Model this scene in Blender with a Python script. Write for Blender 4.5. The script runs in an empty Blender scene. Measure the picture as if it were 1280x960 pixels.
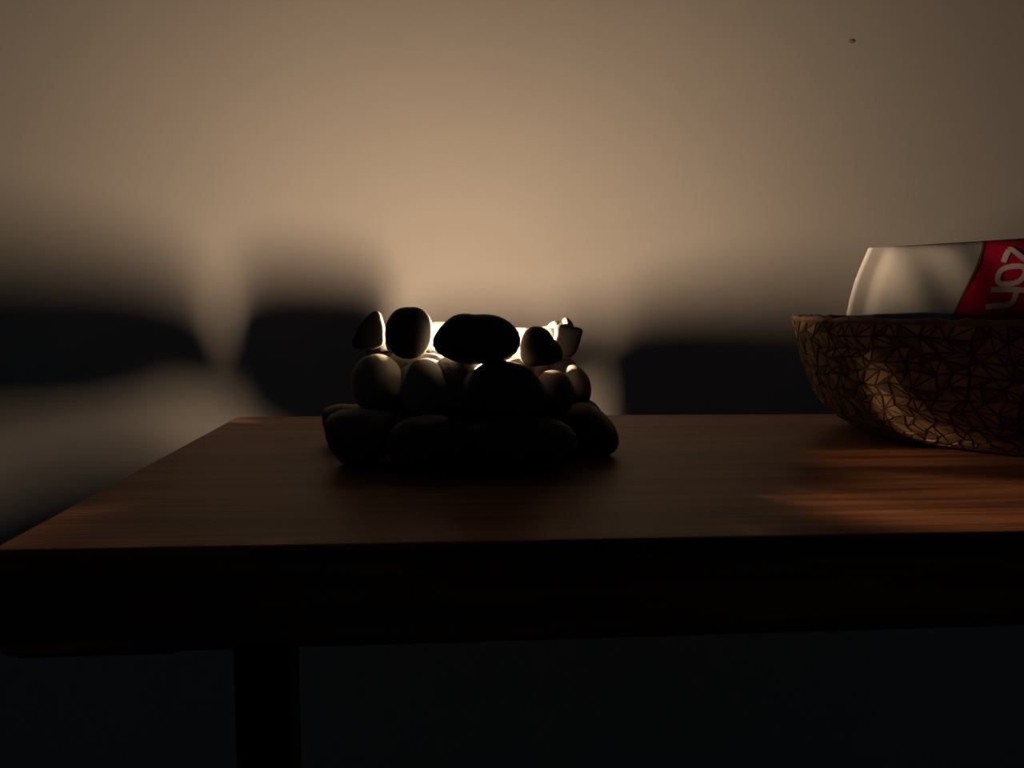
import bpy, bmesh, math, random
from mathutils import Vector, Matrix, noise

random.seed(7)
scene = bpy.context.scene
COL = scene.collection
T = 0.57                                  # height of the table top above the floor

# ---------------------------------------------------------------- camera
YAW, PITCH, ROLL = (math.radians(a) for a in (5.067, 5.807, 0.470))
FPX = 960.0
CAM = Vector((0.0, 0.0, T + 0.084))
_d = Vector((math.sin(YAW) * math.cos(PITCH), math.cos(YAW) * math.cos(PITCH), -math.sin(PITCH)))
_r = Vector((math.cos(YAW), -math.sin(YAW), 0))
_u = _r.cross(_d)
RIGHT = _r * math.cos(ROLL) + _u * math.sin(ROLL)
UP = RIGHT.cross(_d)
FWD = _d
cd = bpy.data.cameras.new('camera')
cd.sensor_width = 36.0
cd.lens = FPX / 1280.0 * 36.0
cd.clip_start = 0.01
cam = bpy.data.objects.new('camera', cd)
M = Matrix((RIGHT, UP, -FWD)).transposed().to_4x4()
M.translation = CAM
cam.matrix_world = M
COL.objects.link(cam)
scene.camera = cam

# ---------------------------------------------------------------- world: the dark room's faint night light
world = bpy.data.worlds.new('world')
scene.world = world
world.use_nodes = True
world.node_tree.nodes['Background'].inputs[0].default_value = (0.62, 0.82, 1.0, 1)
world.node_tree.nodes['Background'].inputs[1].default_value = 0.0068

scene.view_settings.view_transform = 'Standard'
scene.view_settings.look = 'None'
scene.view_settings.exposure = 0.0
scene.view_settings.gamma = 1.0
scene.view_settings.use_curve_mapping = False

FLAME_STRENGTH = 6900.0
FLAME_COLOR = (1.0, 0.68, 0.43)

# ---------------------------------------------------------------- helpers
def ray(px, py):
    return FWD + RIGHT * ((px - 640) / FPX) - UP * ((py - 480) / FPX)

def at_y(px, py, y):
    v = ray(px, py)
    return CAM + v * (y / v.y)

def on_table(px, py):
    v = ray(px, py)
    return CAM + v * ((T - CAM.z) / v.z)

def link(o, parent=None):
    COL.objects.link(o)
    if parent:
        o.parent = parent
    return o

def mesh_obj(name, verts, faces, mat, parent=None, smooth=True):
    me = bpy.data.meshes.new(name)
    me.from_pydata([tuple(v) for v in verts], [], faces)
    me.update()
    bm = bmesh.new(); bm.from_mesh(me)
    bmesh.ops.recalc_face_normals(bm, faces=bm.faces)
    bm.to_mesh(me); bm.free()
    if smooth:
        for p in me.polygons:
            p.use_smooth = True
    me.materials.append(mat)
    return link(bpy.data.objects.new(name, me), parent)

def bm_obj(name, bm, mat, parent=None, smooth=False):
    me = bpy.data.meshes.new(name)
    bm.to_mesh(me); bm.free()
    if smooth:
        for p in me.polygons:
            p.use_smooth = True
    me.materials.append(mat)
    return link(bpy.data.objects.new(name, me), parent)

def empty(name, loc, label, cat, group=None):
    o = bpy.data.objects.new(name, None)
    o.location = loc
    o.empty_display_size = 0.02
    o['label'] = label
    o['category'] = cat
    if group:
        o['group'] = group
    return link(o)

def lathe(profile, n, centre=(0, 0), close=False):
    """profile: list of (r, z)"""
    vs, fs = [], []
    for r, z in profile:
        for i in range(n):
            a = 2 * math.pi * i / n
            vs.append((centre[0] + r * math.cos(a), centre[1] + r * math.sin(a), z))
    m = len(profile)
    for j in range(m - 1 + (1 if close else 0)):
        k = (j + 1) % m
        for i in range(n):
            i2 = (i + 1) % n
            fs.append((j * n + i, j * n + i2, k * n + i2, k * n + i))
    if not close:
        if profile[0][0] > 1e-6:
            fs.append(tuple(range(n - 1, -1, -1)))
        if profile[-1][0] > 1e-6:
            fs.append(tuple((m - 1) * n + i for i in range(n)))
    return vs, fs

def mat_new(name):
    m = bpy.data.materials.new(name)
    m.use_nodes = True
    nt = m.node_tree
    return m, nt, nt.nodes['Principled BSDF']

def node(nt, kind, **kw):
    n = nt.nodes.new(kind)
    for k, v in kw.items():
        if k in n.inputs:
            n.inputs[k].default_value = v
        else:
            setattr(n, k, v)
    return n

def ramp(nt, fac, stops):
    n = nt.nodes.new('ShaderNodeValToRGB')
    while len(n.color_ramp.elements) < len(stops):
        n.color_ramp.elements.new(0.5)
    for e, (p, c) in zip(n.color_ramp.elements, stops):
        e.position = p
        e.color = (*c, 1)
    nt.links.new(fac, n.inputs[0])
    return n.outputs[0]

def bump(nt, b, height, strength, dist):
    n = node(nt, 'ShaderNodeBump', Strength=strength, Distance=dist)
    nt.links.new(height, n.inputs['Height'])
    nt.links.new(n.outputs[0], b.inputs['Normal'])

# ---------------------------------------------------------------- materials
def noise_mat(name, c1, c2, scale, rough=0.6, bstr=0.2, bdist=0.0005, spec=0.5, detail=5, coords='Object', bscale=None):
    m, nt, b = mat_new(name)
    tc = node(nt, 'ShaderNodeTexCoord')
    nz = node(nt, 'ShaderNodeTexNoise', Scale=scale, Detail=detail)
    nt.links.new(tc.outputs[coords], nz.inputs['Vector'])
    nt.links.new(ramp(nt, nz.outputs[0], [(0.3, c1), (0.7, c2)]), b.inputs['Base Color'])
    b.inputs['Roughness'].default_value = rough
    b.inputs['Specular IOR Level'].default_value = spec
    if bstr:
        nz2 = node(nt, 'ShaderNodeTexNoise', Scale=bscale or scale * 3, Detail=6)
        nt.links.new(tc.outputs[coords], nz2.inputs['Vector'])
        bump(nt, b, nz2.outputs[0], bstr, bdist)
    return m

M_wall = noise_mat('wall_paint', (0.70, 0.69, 0.675), (0.75, 0.74, 0.725), 3.0, 0.9, 0.15, 0.001, 0.1, bscale=120)
M_floor = noise_mat('floor_boards', (0.05, 0.045, 0.045), (0.09, 0.08, 0.078), 6.0, 0.6, 0.1)
STONES = [
    noise_mat('pebble_charcoal', (0.040, 0.039, 0.037), (0.080, 0.075, 0.068), 55, 0.6, 0.35, 0.0006, 0.3),
    noise_mat('pebble_grey', (0.075, 0.072, 0.062), (0.14, 0.13, 0.11), 45, 0.65, 0.35, 0.0006, 0.3),
    noise_mat('pebble_brown', (0.06, 0.046, 0.037), (0.11, 0.086, 0.068), 50, 0.65, 0.35, 0.0006, 0.3),
]
M_chip = noise_mat('pebble_rough_chip', (0.16, 0.15, 0.12), (0.34, 0.31, 0.25), 120, 0.8, 0.8, 0.0012, 0.3)
M_wick = noise_mat('burnt_wick', (0.01, 0.009, 0.008), (0.03, 0.025, 0.02), 300, 0.9, 0)

def wood_mat(name, c1, c2, c3, rough, spec):
    m, nt, b = mat_new(name)
    tc = node(nt, 'ShaderNodeTexCoord')
    mp = node(nt, 'ShaderNodeMapping')
    mp.inputs['Scale'].default_value = (2.2, 60.0, 60.0)
    nt.links.new(tc.outputs['Object'], mp.inputs[0])
    n1 = node(nt, 'ShaderNodeTexNoise', Scale=1.6, Detail=7, Roughness=0.6, Distortion=0.4)
    nt.links.new(mp.outputs[0], n1.inputs['Vector'])
    mp2 = node(nt, 'ShaderNodeMapping')
    mp2.inputs['Scale'].default_value = (12.0, 420.0, 420.0)
    nt.links.new(tc.outputs['Object'], mp2.inputs[0])
    n2 = node(nt, 'ShaderNodeTexNoise', Scale=1.3, Detail=3)
    nt.links.new(mp2.outputs[0], n2.inputs['Vector'])
    mx = node(nt, 'ShaderNodeMath', operation='MULTIPLY_ADD')
    nt.links.new(n2.outputs[0], mx.inputs[0]); mx.inputs[1].default_value = 0.45
    nt.links.new(n1.outputs[0], mx.inputs[2])
    nt.links.new(ramp(nt, mx.outputs[0], [(0.58, c1), (0.72, c2), (0.86, c3)]), b.inputs['Base Color'])
    b.inputs['Roughness'].default_value = rough
    b.inputs['Specular IOR Level'].default_value = spec
    bump(nt, b, mx.outputs[0], 0.25, 0.0004)
    return m

M_wood = wood_mat('table_wood', (0.15, 0.056, 0.024), (0.24, 0.098, 0.044), (0.34, 0.150, 0.072), 0.48, 0.15)
M_leg = noise_mat('table_leg_paint', (0.012, 0.012, 0.012), (0.02, 0.02, 0.02), 40, 0.6, 0.1)
M_bowl = noise_mat('bowl_dark_grout', (0.035, 0.018, 0.010), (0.08, 0.042, 0.022), 160, 0.7, 0.5, 0.0008)
M_shard = [noise_mat('bowl_shard_%s' % n, a, c, 220, 0.5, 0.4, 0.0005, 0.4) for n, a, c in (
    ('tan', (0.20, 0.115, 0.058), (0.36, 0.225, 0.12)),
    ('straw', (0.26, 0.16, 0.08), (0.42, 0.28, 0.155)),
    ('brown', (0.09, 0.048, 0.023), (0.20, 0.115, 0.056)),
)]
M_liner = noise_mat('bowl_lining', (0.10, 0.05, 0.025), (0.20, 0.11, 0.055), 60, 0.6, 0.3)
M_film = noise_mat('white_plastic_film', (0.55, 0.55, 0.53), (0.62, 0.62, 0.60), 20, 0.45, 0.25, 0.002, 0.4, bscale=35)
M_red = noise_mat('crimson_print', (0.56, 0.004, 0.055), (0.64, 0.007, 0.070), 30, 0.45, 0.2, 0.002, 0.4, bscale=35)
M_gold = noise_mat('olive_print_line', (0.16, 0.10, 0.03), (0.20, 0.13, 0.04), 30, 0.5, 0)
M_letter = noise_mat('pale_pink_print', (0.82, 0.66, 0.62), (0.88, 0.72, 0.68), 30, 0.5, 0)
M_alu = noise_mat('candle_cup_metal', (0.5, 0.5, 0.48), (0.6, 0.6, 0.58), 60, 0.4, 0.1)
M_alu.node_tree.nodes['Principled BSDF'].inputs['Metallic'].default_value = 0.9
M_wax, _nt, _b = mat_new('cream_wax')
_nz = node(_nt, 'ShaderNodeTexNoise', Scale=40.0)
_nt.links.new(ramp(_nt, _nz.outputs[0], [(0.3, (0.62, 0.58, 0.48)), (0.7, (0.70, 0.66, 0.56))]), _b.inputs['Base Color'])
_b.inputs['Roughness'].default_value = 0.45
_b.inputs['Subsurface Weight'].default_value = 0.4
_b.inputs['Subsurface Scale'].default_value = 0.006
M_flame = bpy.data.materials.new('flame_glow')
M_flame.use_nodes = True
_nt = M_flame.node_tree
_nt.nodes.remove(_nt.nodes['Principled BSDF'])
_em = node(_nt, 'ShaderNodeEmission')
_em.inputs[0].default_value = (*FLAME_COLOR, 1)
_em.inputs[1].default_value = FLAME_STRENGTH
_nt.links.new(_em.outputs[0], _nt.nodes['Material Output'].inputs[0])

# ---------------------------------------------------------------- the setting
WALL_Y = 0.90
def box_bm(x0, x1, y0, y1, z0, z1, bev=0.0, seg=2):
    bm = bmesh.new()
    bmesh.ops.create_cube(bm, size=1)
    for v in bm.verts:
        v.co = Vector(((x0 + x1) / 2 + v.co.x * (x1 - x0), (y0 + y1) / 2 + v.co.y * (y1 - y0), (z0 + z1) / 2 + v.co.z * (z1 - z0)))
    if bev:
        bmesh.ops.bevel(bm, geom=bm.edges[:], offset=bev, segments=seg, affect='EDGES', profile=0.5)
    return bm

w = bm_obj('wall_back', box_bm(-4.0, 4.0, WALL_Y, WALL_Y + 0.12, 0.0, 2.6), M_wall)
w['kind'] = 'structure'; w['label'] = 'plain off-white wall lit by the hidden candle'
fl = bm_obj('floor', box_bm(-4.0, 4.0, -2.2, WALL_Y + 0.12, -0.1, 0.0), M_floor)
fl['kind'] = 'structure'; fl['label'] = 'dark floor under the table'

# ---------------------------------------------------------------- table
TX0, TX1, TY0, TY1 = -0.1545, 0.62, 0.2675, 0.585
TH = T - at_y(640, 803, TY0).z
table = empty('side_table', (0.23, 0.42, 0), 'low wooden side table with thick brown top and dark legs', 'table')
def tloc(o):
    o.matrix_parent_inverse = Matrix.Translation(-Vector(table.location))
    return o
def slab():
    # rounded-corner board, extruded with soft arrises
    rc = 0.012
    pts = []
    for cx, cy, a0 in ((TX1 - rc, TY0 + rc, -90), (TX1 - rc, TY1 - rc, 0), (TX0 + rc, TY1 - rc, 90), (TX0 + 0.006, TY0 + 0.006, 180)):
        r = rc if (cx, cy) != (TX0 + 0.006, TY0 + 0.006) else 0.006
        for k in range(7):
            a = math.radians(a0 + 15 * k)
            pts.append((cx + r * math.cos(a), cy + r * math.sin(a)))
    bm = bmesh.new()
    f = bm.faces.new([bm.verts.new((x, y, T - TH)) for x, y in pts])
    ex = bmesh.ops.extrude_face_region(bm, geom=[f])
    bmesh.ops.translate(bm, verts=[g for g in ex['geom'] if isinstance(g, bmesh.types.BMVert)], vec=(0, 0, TH))
    bmesh.ops.recalc_face_normals(bm, faces=bm.faces)
    es = [e for e in bm.edges if abs(e.verts[0].co.z - e.verts[1].co.z) < 1e-6]
    bmesh.ops.bevel(bm, geom=es, offset=0.0016, segments=3, affect='EDGES', profile=0.5)
    return bm
tloc(bm_obj('table_top', slab(), M_wood, table))
tloc(bm_obj('cleat', box_bm(TX0 + 0.004, at_y(212, 815, TY0).x, TY0 + 0.006, TY1 - 0.02, T - TH - 0.0035, T - TH + 0.001, 0.001), M_leg, table))
for lx0, lx1 in ((at_y(301, 850, 0.43).x, at_y(369, 850, 0.43).x), (0.50, 0.53)):
    tloc(bm_obj('leg', box_bm(lx0, lx1, 0.415, 0.445, 0.02, T - TH + 0.001, 0.002), M_leg, table))
    tloc(bm_obj('foot', box_bm(lx0 - 0.004, lx1 + 0.004, TY0 + 0.02, TY1 - 0.02, 0.0, 0.024, 0.003), M_leg, table))
    tloc(bm_obj('crosspiece', box_bm(lx0, lx1, TY0 + 0.05, TY1 - 0.05, T - TH - 0.012, T - TH + 0.001, 0.002), M_leg, table))

# ---------------------------------------------------------------- pebble candle holder
FX, FY = 0.0154, 0.455                        # the candle's axis
holder = empty('pebble_candle_holder', (FX, FY, T), 'round candle holder of dark pebbles stacked in three rings on the table', 'candle holder')
HINV = Matrix.Translation(-Vector((FX, FY, T)))

def pebble_from(center, ax, ay, az_, rfun, thick, seed, mat, rough=0.03, n1=40, n2=18, sharp=2.0, label=None):
    """closed pebble: outline rfun(theta) in the ax/az_ plane, half depth thick along ay"""
    vs, fs = [], []
    def P(th, ph):
        c, s = math.cos(ph), math.sin(ph)
        cc = math.copysign(abs(c) ** (2.0 / sharp), c)
        ss = math.copysign(abs(s) ** (2.0 / sharp), s)
        r = rfun(th)
        p = center + ax * (r * cc * math.cos(th)) + az_ * (r * cc * math.sin(th)) + ay * (thick * ss)
        k = noise.noise(Vector((p - center) * 70) + Vector((seed * 3.1, seed * 1.7, 0)))
        k2 = noise.noise(Vector((p - center) * 210) + Vector((seed * 5.1, 0, seed)))
        return center + (p - center) * (1 + rough * k + rough * 0.25 * k2)
    vs.append(P(0, -math.pi / 2))
    for j in range(1, n2):
        ph = -math.pi / 2 + math.pi * j / n2
        for i in range(n1):
            vs.append(P(2 * math.pi * i / n1, ph))
    vs.append(P(0, math.pi / 2))
    for i in range(n1):
        i2 = (i + 1) % n1
        fs.append((0, 1 + i2, 1 + i))
        for j in range(n2 - 2):
            a = 1 + j * n1
            fs.append((a + i, a + i2, a + n1 + i2, a + n1 + i))
        a = 1 + (n2 - 2) * n1
        fs.append((a + i, a + i2, len(vs) - 1))
    o = mesh_obj('pebble', vs, fs, mat, holder)
    o.matrix_parent_inverse = HINV
    if label:
        o['label'] = label
    return o

def outline_fun(pts, cx, cz):
    pol = sorted((math.atan2(z - cz, x - cx) % (2 * math.pi), math.hypot(x - cx, z - cz)) for x, z in pts)
    ext = [(a - 2 * math.pi, r) for a, r in pol[-3:]] + pol + [(a + 2 * math.pi, r) for a, r in pol[:3]]
    def raw(th):
        th %= 2 * math.pi
        for k in range(1, len(ext) - 2):
            if ext[k][0] <= th <= ext[k + 1][0]:
                (a0, r0), (a1, r1), (a2, r2), (a3, r3) = ext[k - 1:k + 3]
                t = (th - a1) / max(a2 - a1, 1e-9)
                m1 = (r2 - r0) / max(a2 - a0, 1e-9) * (a2 - a1)
                m2 = (r3 - r1) / max(a3 - a1, 1e-9) * (a2 - a1)
                return ((2 * t**3 - 3 * t**2 + 1) * r1 + (t**3 - 2 * t**2 + t) * m1 + (-2 * t**3 + 3 * t**2) * r2 + (t**3 - t**2) * m2)
        return pol[0][1]
    return raw

def front_pebble(outline, y, thick, mat, seed, sharp=2.0, rough=0.02, label=None):
    P = [at_y(px, py, y) for px, py in outline]
    cx = (min(p.x for p in P) + max(p.x for p in P)) / 2
    cz = (min(p.z for p in P) + max(p.z for p in P)) / 2
    f = outline_fun([(p.x, p.z) for p in P], cx, cz)
    return pebble_from(Vector((cx, y, cz)), Vector((1, 0, 0)), Vector((0, 1, 0)), Vector((0, 0, 1)), f, thick, seed, mat, rough, sharp=sharp, label=label)

S0, S1, S2 = STONES
S3 = noise_mat('pebble_grey_lit', (0.17, 0.165, 0.14), (0.30, 0.285, 0.24), 45, 0.65, 0.35, 0.0006, 0.3)  # lighter copy of the grey stone, candlelight put into its colour
# top ring, the side towards the viewer
front_pebble([(441, 432), (446, 414), (457, 398), (468, 389), (474, 390), (479, 402), (481, 418), (480, 430), (472, 435), (456, 436), (445, 435)], 0.430, 0.005, S0, 1, 6.0, 0.010)
front_pebble([(481, 415), (486, 398), (496, 387), (511, 384), (526, 386), (537, 397), (541, 413), (538, 430), (527, 444), (511, 449), (496, 445), (485, 433)], 0.412, 0.011, S0, 2)
front_pebble([(540, 428), (545, 416), (556, 403), (566, 395), (578, 392), (594, 393), (612, 393), (628, 397), (641, 406), (650, 420), (650, 432), (642, 444), (624, 452), (600, 455), (576, 454), (556, 446), (544, 438)], 0.399, 0.011, S0, 3)
front_pebble([(648, 438), (650, 423), (659, 411), (673, 408), (684, 412), (692, 423), (702, 436), (703, 446), (694, 454), (678, 457), (660, 457), (651, 450)], 0.407, 0.009, S2, 4)
front_pebble([(690, 436), (692, 418), (694, 408), (703, 405), (716, 408), (727, 412), (725, 421), (722, 432), (717, 442), (709, 448), (697, 447)], 0.441, 0.007, S0, 5, 5.0, 0.02)
front_pebble([(703, 405), (704, 399), (708, 397), (712, 400), (716, 406), (717, 414), (710, 417), (703, 413)], 0.447, 0.006, M_chip, 6, 2.4, 0.06, 'small rough stone chip')
front_pebble([(683, 420), (686, 406), (694, 401), (703, 402), (708, 410), (704, 424), (694, 430), (686, 428)], 0.452, 0.008, M_chip, 16, 2.4, 0.05, 'rough pale stone chip')
# middle ring
front_pebble([(439, 482), (441, 464), (449, 451), (462, 444), (477, 443), (491, 449), (501, 462), (504, 480), (501, 500), (488, 515), (470, 518), (452, 511), (443, 498)], 0.428, 0.014, S3, 7)
front_pebble([(500, 490), (504, 472), (512, 456), (524, 449), (538, 448), (550, 453), (560, 467), (569, 484), (570, 502), (560, 517), (540, 523), (518, 521), (505, 510)], 0.411, 0.013, S3, 8)
front_pebble([(575, 495), (579, 478), (590, 463), (606, 454), (626, 451), (645, 453), (662, 461), (676, 475), (684, 492), (682, 512), (668, 525), (640, 531), (610, 531), (588, 522), (577, 509)], 0.397, 0.014, S0, 9)
front_pebble([(670, 490), (672, 475), (681, 465), (694, 463), (706, 467), (715, 479), (717, 496), (712, 512), (700, 521), (684, 520), (674, 508)], 0.417, 0.013, S2, 10)
front_pebble([(704, 480), (707, 465), (713, 456), (721, 457), (731, 465), (738, 480), (737, 497), (731, 511), (721, 517), (710, 511), (705, 497)], 0.446, 0.013, S1, 11)
# base ring
yk = on_table(450, 580).y
front_pebble([(406, 534), (409, 522), (420, 515), (445, 512), (470, 513), (490, 519), (497, 535), (494, 552), (484, 567), (466, 578), (448, 580), (430, 578), (418, 566), (409, 550)], yk, 0.016, S1, 12, 2.4, 0.02)
yl = on_table(540, 590).y
front_pebble([(484, 555), (490, 536), (508, 524), (532, 519), (560, 521), (578, 532), (586, 550), (584, 572), (568, 587), (540, 591), (508, 588), (490, 576)], yl, 0.015, S0, 13)
ym = on_table(640, 588).y
front_pebble([(572, 556), (578, 538), (598, 526), (630, 521), (670, 521), (700, 526), (718, 540), (723, 556), (714, 574), (692, 585), (655, 589), (610, 588), (582, 577)], ym, 0.015, S0, 14)
yn = on_table(745, 568).y
front_pebble([(704, 540), (708, 520), (718, 506), (730, 503), (746, 510), (760, 522), (769, 536), (772, 550), (768, 562), (756, 568), (735, 568), (716, 562), (706, 553)], yn, 0.020, S0, 15)
front_pebble([(403, 520), (405, 511), (416, 507), (440, 506), (464, 507), (478, 516), (484, 534), (474, 549), (444, 553), (414, 547), (405, 534)], on_table(444, 553).y, 0.018, S0, 17)

def ring_pebble(az, r, zc, hw, hh, thick, mat, seed, tilt=0.0, sharp=2.15, blk=2.0, rough=0.05):
    a = math.radians(az)
    rad = Vector((math.cos(a), math.sin(a), 0))
    tan = Vector((-math.sin(a), math.cos(a), 0))
    up = Vector((0, 0, 1))
    if tilt:
        q = Matrix.Rotation(math.radians(tilt), 3, rad)
        tan, up = q @ tan, q @ up
    f = lambda th: (abs(math.cos(th) / hw) ** blk + abs(math.sin(th) / hh) ** blk) ** (-1.0 / blk)
    return pebble_from(Vector((FX, FY, T + zc)) + rad * r, tan, rad, up, f, thick, seed, mat, rough, 32, 14, sharp)

rr = random.Random(3)
# top ring, far side: these cast the big soft shadows on the wall
for az, zc, hw, hh, til, blk in ((161, 0.0585, 0.0100, 0.0125, 0, 2.4), (136.5, 0.0645, 0.0148, 0.0090, 0, 2.8), (110, 0.0629, 0.0102, 0.0110, 3, 3.6),
                                 (85, 0.0597, 0.0142, 0.0068, 0, 2.6), (53.5, 0.0587, 0.0146, 0.0115, 0, 3.6), (24, 0.0585, 0.0140, 0.0135, -3, 2.8)):
    ring_pebble(az, 0.056, zc, hw, hh, 0.010, rr.choice(STONES), az, til, 2.3, blk, 0.025)
# small added pebbles inside and between the top ring, placed to block flame light
ring_pebble(0, 0.049, 0.0658, 0.0165, 0.0066, 0.007, S2, 31, 0, 2.3, 2.6, 0.03)
ring_pebble(7, 0.0455, 0.0560, 0.0105, 0.0068, 0.008, S0, 33, 0, 2.3, 3.0, 0.03)
ring_pebble(121.5, 0.056, 0.0600, 0.0060, 0.0040, 0.007, S0, 35, 0, 2.3, 2.2, 0.03)
ring_pebble(70.5, 0.056, 0.0622, 0.0055, 0.0052, 0.007, S0, 36, 0, 2.3, 2.2, 0.03)
ring_pebble(190, 0.0440, 0.0640, 0.0075, 0.0085, 0.006, S0, 40, 0, 2.3, 2.6, 0.03)
for az, zc in ((180, 0.0530), (207, 0.0525), (233, 0.0515)):
    ring_pebble(az, 0.0415, zc, 0.0112, 0.0065, 0.008, S1, az, 0, 2.3, 2.8, 0.03)
ring_pebble(259, 0.0475, 0.0426, 0.0125, 0.0145, 0.007, M_chip, 37, 0, 2.2, 3.4, 0.02)  # added to keep light off the table; pale tone stands in for candlelight
ring_pebble(-27, 0.0455, 0.0490, 0.0115, 0.0066, 0.007, S0, 38, 0, 2.2, 3.0, 0.02)
ring_pebble(-56, 0.0455, 0.0490, 0.0098, 0.0066, 0.007, S0, 39, 0, 2.2, 3.0, 0.02)
# middle ring, far side
for az, zc in ((18, 0.0385), (46, 0.0385), (76, 0.0345), (105, 0.0381), (133, 0.0378), (161, 0.0385)):
    ring_pebble(az, 0.058, zc, 0.0165, 0.0160 if zc > 0.038 else 0.0140, 0.0125, rr.choice(STONES), az + 200, rr.uniform(-6, 6), 2.15, 2.4)
# base ring, far side
for az in (12, 39, 66, 93, 120, 147):
    ring_pebble(az, 0.069, 0.0138, 0.0170, 0.0140, 0.016, rr.choice(STONES), az + 400, rr.uniform(-4, 4))
# smaller pebbles added inside the two lower rings to stop flame light leaking out
for k in range(10):
    ring_pebble(k * 36 + 4, 0.0405, 0.0130, 0.0150, 0.0132, 0.010, rr.choice(STONES), k + 600, 0, 2.4, 2.6)
for k in range(15):
    ring_pebble(k * 24 + 22, 0.0405, 0.0385, 0.0128, 0.0145, 0.010, rr.choice(STONES), k + 700, 0, 2.4, 3.4, 0.02)

# ---------------------------------------------------------------- candle inside
candle = empty('votive_candle', (FX, FY, T), 'cream votive candle burning inside the pebble holder', 'candle')
def cpart(name, prof, mat, n=40):
    vs, fs = lathe(prof, n)
    return mesh_obj(name, vs, fs, mat, candle)
cpart('cup', [(0.0, 0.0), (0.0215, 0.0), (0.0222, 0.001), (0.0228, 0.0575), (0.0234, 0.0582), (0.0228, 0.0588), (0.0222, 0.0580), (0.0214, 0.0015), (0.0, 0.0015)], M_alu)
cpart('wax', [(0.0, 0.0016), (0.0212, 0.0016), (0.0217, 0.0460), (0.0210, 0.0472), (0.010, 0.0463), (0.0, 0.0460)], M_wax)
cpart('wick', [(0.0, 0.0455), (0.0008, 0.0455), (0.0008, 0.0580), (0.0005, 0.0595), (0.0, 0.0597)], M_wick, 10)
cpart('flame', [(0.0, 0.0588), (0.0014, 0.0593), (0.0026, 0.0615), (0.0031, 0.0642), (0.0029, 0.0672), (0.0020, 0.0705), (0.0010, 0.0730), (0.0, 0.0745)], M_flame, 12)

# ---------------------------------------------------------------- mosaic bowl
BX, BY = 0.366, 0.476
BC = Vector((BX, BY, T))
bowl = empty('mosaic_bowl', BC, 'round tan bowl with a dark crackled mosaic pattern holding the white bag', 'bowl')
PROF = [(0.068, 0.0), (0.080, 0.0022), (0.092, 0.0065), (0.102, 0.0125), (0.1095, 0.0200), (0.1155, 0.0300), (0.1205, 0.0420), (0.1250, 0.0560), (0.1285, 0.0680), (0.1305, 0.0765)]
def prof_at(t):
    x = t * (len(PROF) - 1)
    k = min(int(x), len(PROF) - 2)
    fr = x - k
    return (PROF[k][0] * (1 - fr) + PROF[k + 1][0] * fr, PROF[k][1] * (1 - fr) + PROF[k + 1][1] * fr)
outer = [prof_at(i / 27) for i in range(28)]
WT = 0.0045
inner = [(r - WT, z + (WT if z < 0.02 else WT * 0.3)) for r, z in outer if z > 0.0]
vs, fs = lathe([(0.0, 0.0)] + outer + list(reversed(inner)) + [(0.0, 0.0048)], 96)
mesh_obj('shell', vs, fs, M_bowl, bowl)
# rough rolled rim
vs, fs = [], []
NR, NS = 160, 10
rim_r = random.Random(5)
wob = [rim_r.uniform(-0.0006, 0.0006) for _ in range(NR)]
for i in range(NR):
    a = 2 * math.pi * i / NR
    for j in range(NS):
        b = 2 * math.pi * j / NS
        rad = 0.0024 + wob[i] * 0.5 + 0.0003 * math.sin(a * 37 + j)
        R_ = 0.1287 + rad * math.cos(b) * 0.9
        vs.append((R_ * math.cos(a), R_ * math.sin(a), 0.0765 + wob[i] + rad * math.sin(b)))
for i in range(NR):
    for j in range(NS):
        i2, j2 = (i + 1) % NR, (j + 1) % NS
        fs.append((i * NS + j, i2 * NS + j, i2 * NS + j2, i * NS + j2))
mesh_obj('rim', vs, fs, M_shard[2], bowl)

# mosaic shards: jittered grid of points on the outside, cut into triangles
sr = random.Random(11)
NC, NRW = 96, 13
length = [0.0]
for (r0, z0), (r1, z1) in zip(outer, outer[1:]):
    length.append(length[-1] + math.hypot(r1 - r0, z1 - z0))
def at_len(s):
    s = min(max(s, 0), length[-1])
    for k in range(len(length) - 1):
        if s <= length[k + 1]:
            fr = (s - length[k]) / (length[k + 1] - length[k])
            (r0, z0), (r1, z1) = outer[k], outer[k + 1]
            dr, dz = r1 - r0, z1 - z0
            L = math.hypot(dr, dz)
            return r0 + dr * fr, z0 + dz * fr, dz / L, -dr / L
    return (*outer[-1], 1, 0)
S_A, S_B = 0.012, length[-1] - 0.0005
grid = []
for j in range(NRW + 1):
    row = []
    for i in range(NC):
        jx = sr.uniform(-0.42, 0.42)
        jy = sr.uniform(-0.38, 0.38) if 0 < j < NRW else 0
        row.append(((i + jx + 0.5 * (j % 2)) / NC, S_A + (S_B - S_A) * (j + jy) / NRW))
    grid.append(row)
def spt(u, s, off):
    r, z, nr, nz = at_len(s)
    a = 2 * math.pi * u
    r += nr * off
    return Vector((r * math.cos(a), r * math.sin(a), z + nz * off))
tris = []
for j in range(NRW):
    for i in range(NC):
        def g(jj, ii):
            u, s = grid[jj][ii % NC]
            return (u + (1 if ii >= NC else 0), s)
        a, b, c, d = g(j, i), g(j, i + 1), g(j + 1, i + 1), g(j + 1, i)
        if sr.random() < 0.5:
            tris += [(a, b, c), (a, c, d)]
        else:
            tris += [(a, b, d), (b, c, d)]
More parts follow.
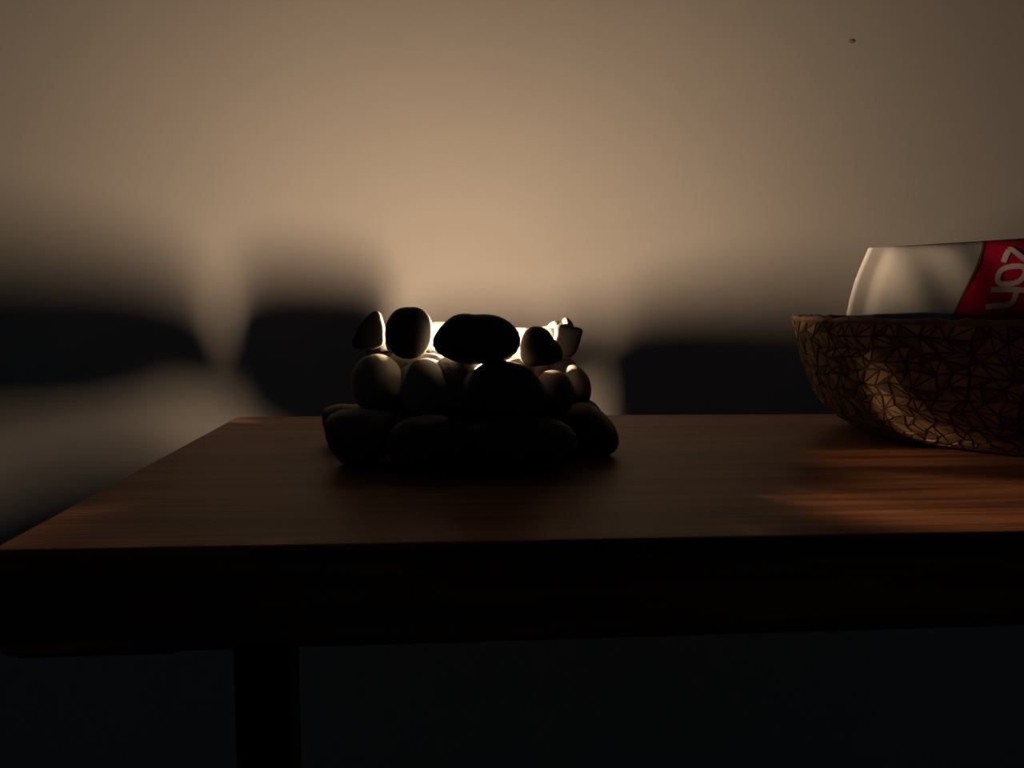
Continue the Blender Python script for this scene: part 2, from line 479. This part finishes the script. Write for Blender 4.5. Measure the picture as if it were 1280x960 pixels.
def shard_geo(t, gap, h):
    cu = sum(p[0] for p in t) / 3; cs = sum(p[1] for p in t) / 3
    base = [spt(*p, -0.0004) for p in t]
    ar = (base[1] - base[0]).cross(base[2] - base[0]).length / 2
    per = sum((base[k] - base[(k + 1) % 3]).length for k in range(3))
    inr = 2 * ar / per
    if inr < gap * 1.3:
        return None
    k = 1 - gap / inr
    q = [(cu + (p[0] - cu) * k, cs + (p[1] - cs) * k) for p in t]
    k2 = k * 0.93
    q2 = [(cu + (p[0] - cu) * k2, cs + (p[1] - cs) * k2) for p in t]
    lo = [spt(*p, -0.0004) for p in q]
    hi = [spt(*p, h) for p in q2]
    return lo + hi, [(0, 1, 4, 3), (1, 2, 5, 4), (2, 0, 3, 5), (3, 4, 5)], spt(cu, cs, 0), ar
items = []
for t in tris:
    gres = shard_geo(t, sr.uniform(0.00030, 0.00055), sr.uniform(0.0004, 0.0010))
    if not gres:
        continue
    v, f, c, ar = gres
    wc = BC + c
    n = (c - Vector((0, 0, 0.05))).normalized()
    vd = (CAM - wc)
    dist = vd.length
    rel = wc - CAM
    zc = rel.dot(FWD)
    px = 640 + FPX * rel.dot(RIGHT) / zc
    facing = Vector((c.x, c.y, 0)).normalized().dot(vd.normalized())
    show = ar * max(facing, 0) / dist ** 2 if px < 1300 else 0
    items.append((show, v, f, sr.choice([0, 0, 1, 1, 2])))
items.sort(key=lambda x: -x[0])
for show, v, f, k in items[:290]:
    mesh_obj('shard', v, f, M_shard[k], bowl, smooth=False)
av, af, am = [], [], []
for show, v, f, k in items[290:]:
    o0 = len(av)
    av += v
    for q in f:
        af.append(tuple(o0 + x for x in q)); am.append(k)
me = bpy.data.meshes.new('shard_field')
me.from_pydata([tuple(v) for v in av], [], af)
for m_ in M_shard:
    me.materials.append(m_)
for p, k in zip(me.polygons, am):
    p.material_index = k
me.update()
so = link(bpy.data.objects.new('shard_field', me), bowl)
so['kind'] = 'stuff'

# ---------------------------------------------------------------- white bag in the bowl
AL = math.radians(-9)
AX = Vector((math.cos(AL), math.sin(AL), 0))
NX = Vector((math.sin(AL), -math.cos(AL), 0))          # towards the viewer
B0 = Vector((0.272, 0.492, T))
LEN = 0.182
ZB, ZT0, ZT1 = 0.030, 0.1225, 0.1225
def bag_s(px, py, depth=0.0):
    """pixel on the bag's mid plane pushed out by depth -> (s, z)"""
    v = ray(px, py)
    o = B0 + NX * depth
    t = (o - CAM).dot(NX) / v.dot(NX)
    p = CAM + v * t
    return (p - B0).dot(AX), p.z - T
TOPL, TOPR = bag_s(1086, 310), bag_s(1280, 298)
def z_top(s):
    return TOPL[1] + (TOPR[1] - TOPL[1]) * (s - TOPL[0]) / (TOPR[0] - TOPL[0])
LE = [bag_s(1086, 310), bag_s(1078, 328), bag_s(1069, 350), bag_s(1062, 375), bag_s(1058, 396)]
LE.append((LE[-1][0] + 0.001, ZB))
def s_left(z):
    for (s0, z0), (s1, z1) in zip(LE, LE[1:]):
        if z >= z1:
            t = (z - z0) / (z1 - z0)
            return s0 + (s1 - s0) * max(t, 0)
    return LE[-1][0]
def half_t(s, z):
    sl = s_left(z)
    u = min(max((s - sl) / (LEN - sl), 0), 1)
    wz = min(max((z - ZB) / (z_top(s) - ZB), 0), 1)
    seal = 0.012 / LEN
    uu = min(max((u - seal) / (1 - 2 * seal), 0), 1)
    fu = (1 - abs(2 * uu - 1) ** 4.0) ** 0.7 if 0 < uu < 1 else 0
    fw = max(1 - abs(2 * wz - 1) ** 5.0, 0) ** 0.6
    wr = 0.0008 * math.sin(s * 160 + z * 90) * fu * fw
    return 0.0007 + 0.009 * fu * fw + wr
def bag_pt(s, z, side=1, off=0.0):
    return B0 + AX * s + Vector((0, 0, z)) + NX * side * (half_t(s, z) + off)
bag = empty('food_bag', B0 + AX * 0.09 + Vector((0, 0, ZB)), 'white plastic food bag with crimson printed end lying in the mosaic bowl', 'bag')
BINV = Matrix.Translation(-Vector(bag.location))
NU, NW = 60, 34
def sheet(name, s_fun, side, off, mat, nu=NU, nw=NW, w0=0.0, w1=1.0):
    vs, fs = [], []
    for j in range(nw + 1):
        wz = w0 + (w1 - w0) * (0.5 - 0.5 * math.cos(math.pi * j / nw) if (w0, w1) == (0, 1) else j / nw)
        for i in range(nu + 1):
            uu = i / nu
            z = ZB + (z_top(0.1) - ZB) * wz
            for _ in range(3):
                a, b = s_fun(z)
                s = a + (b - a) * uu
                z = ZB + (z_top(s) - ZB) * wz
            vs.append(bag_pt(s, z, side, off))
    for j in range(nw):
        for i in range(nu):
            a = j * (nu + 1) + i
            fs.append((a, a + 1, a + nu + 2, a + nu + 1))
    return vs, fs
full = lambda z: (s_left(z), LEN)
v1, f1 = sheet('f', full, 1, 0, None)
v2, f2 = sheet('b', full, -1, 0, None)
n1 = len(v1)
allf = f1 + [tuple(n1 + x for x in reversed(q)) for q in f2]
rowlen = NU + 1
for i in range(NU):
    allf.append((i, i + 1, n1 + i + 1, n1 + i))
    t0 = NW * rowlen
    allf.append((t0 + i, t0 + i + 1, n1 + t0 + i + 1, n1 + t0 + i))
for j in range(NW):
    a, b = j * rowlen, (j + 1) * rowlen
    allf.append((a, b, n1 + b, n1 + a))
    a, b = a + NU, b + NU
    allf.append((a, b, n1 + b, n1 + a))
body = mesh_obj('film', v1 + v2, allf, M_film, bag)
body.matrix_parent_inverse = BINV
# crimson panel: its wavy left border read on the front face
def on_bag(px, py):
    dep = 0.02
    for _ in range(5):
        s, z = bag_s(px, py, dep)
        dep = half_t(s, min(z, z_top(s)))
    return s, z
RB = [on_bag(*p) for p in ((1229, 304), (1227, 315), (1222, 330), (1214, 347), (1206, 363), (1198, 380), (1192, 393))]
RB.append((RB[-1][0] - 0.012, ZB))
def s_red(z):
    if z >= RB[0][1]:
        return RB[0][0]
    for (s0, z0), (s1, z1) in zip(RB, RB[1:]):
        if z >= z1:
            t = (z - z0) / (z1 - z0)
            return s0 + (s1 - s0) * t
    return RB[-1][0]
for side in (1, -1):
    vs, fs = sheet('r', lambda z: (s_red(z), LEN - 0.012), side, 0.0004, M_red, 30, 34)
    o = mesh_obj('red_panel', vs, fs, M_red, bag); o.matrix_parent_inverse = BINV
    o['label'] = 'crimson printed panel'
    vs, fs = sheet('g', lambda z: (s_red(z) - 0.0008, s_red(z) + 0.0006), side, 0.0006, M_gold, 2, 34)
    o = mesh_obj('printed_line', vs, fs, M_gold, bag); o.matrix_parent_inverse = BINV
# lettering, read as strokes on the front face
def stroke(name_pts, width, closed=False):
    pts = [Vector(on_bag(*p)) for p in name_pts]
    # resample with a smooth curve
    n = len(pts)
    out = []
    segs = n if closed else n - 1
    for k in range(segs):
        p0 = pts[(k - 1) % n] if closed or k > 0 else pts[0]
        p1, p2 = pts[k], pts[(k + 1) % n]
        p3 = pts[(k + 2) % n] if closed or k + 2 < n else pts[-1]
        for q in range(6):
            t = q / 6
            out.append(0.5 * ((2 * p1) + (p2 - p0) * t + (2 * p0 - 5 * p1 + 4 * p2 - p3) * t * t + (3 * p1 - 3 * p2 + p3 - p0) * t ** 3))
    if not closed:
        out.append(pts[-1])
    vs, fs = [], []
    m = len(out)
    for k in range(m):
        a = out[(k - 1) % m] if closed or k > 0 else out[0]
        b = out[(k + 1) % m] if closed or k + 1 < m else out[-1]
        tg = (b - a).normalized()
        nn = Vector((-tg.y, tg.x)) * width / 2
        for q in (-1, 1):
            p = out[k] + nn * q
            vs.append(bag_pt(p.x, min(p.y, z_top(p.x)), 1, 0.0008))
    for k in range(m if closed else m - 1):
        k2 = (k + 1) % m
        fs.append((2 * k, 2 * k + 1, 2 * k2 + 1, 2 * k2))
    return vs, fs
def straight(*pts):
    """polyline with hard corners: every corner point doubled"""
    r = []
    for p in pts:
        r += [p, (p[0] + 0.01, p[1] + 0.01)]
    return r
LW = 0.0034
glyphs = {
    'letter_z': [([(1253.5, 328), (1256, 321), (1260, 312.5)], False), ([(1259.5, 312.5), (1263, 312), (1266, 312.5)], False), ([(1265, 312.5), (1274, 319.5), (1284, 328), (1294, 337)], False), ([(1294, 337), (1297, 330), (1301, 321)], False)],
    'letter_o': [([(1246, 350), (1249, 340), (1256, 335), (1266, 333), (1276, 333), (1281, 338), (1278, 347), (1270, 353), (1259, 355), (1250, 354.5)], True)],
    'letter_y': [([(1238, 362), (1250, 362), (1264, 362), (1282, 363), (1296, 365), (1300, 372), (1296, 382)], False), ([(1231, 384), (1246, 382), (1260, 381), (1266, 376), (1268, 370), (1270, 363)], False)],
}
for nm, strokes in glyphs.items():
    av, af = [], []
    for pts, closed in strokes:
        v, f = stroke(pts, LW, closed)
        o0 = len(av)
        av += v; af += [tuple(o0 + x for x in q) for q in f]
    o = mesh_obj('letter', av, af, M_letter, bag); o.matrix_parent_inverse = BINV
    o['label'] = 'pale pink printed letter %s' % nm[-1]

# ---------------------------------------------------------------- the speck on the wall
sp = at_y(1065, 51.5, WALL_Y)
vs, fs = lathe([(0.0043, 0.0), (0.0040, 0.0008), (0.0026, 0.0016), (0.0, 0.0019)], 14)
vs = [(x, -z, y * 0.55) for x, y, z in vs]
o = mesh_obj('wall_speck', vs, fs, noise_mat('speck_dark', (0.30, 0.25, 0.20), (0.36, 0.30, 0.24), 200, 0.9, 0))
o.location = sp
o['label'] = 'tiny dark speck high on the wall above the white bag'
o['category'] = 'speck'
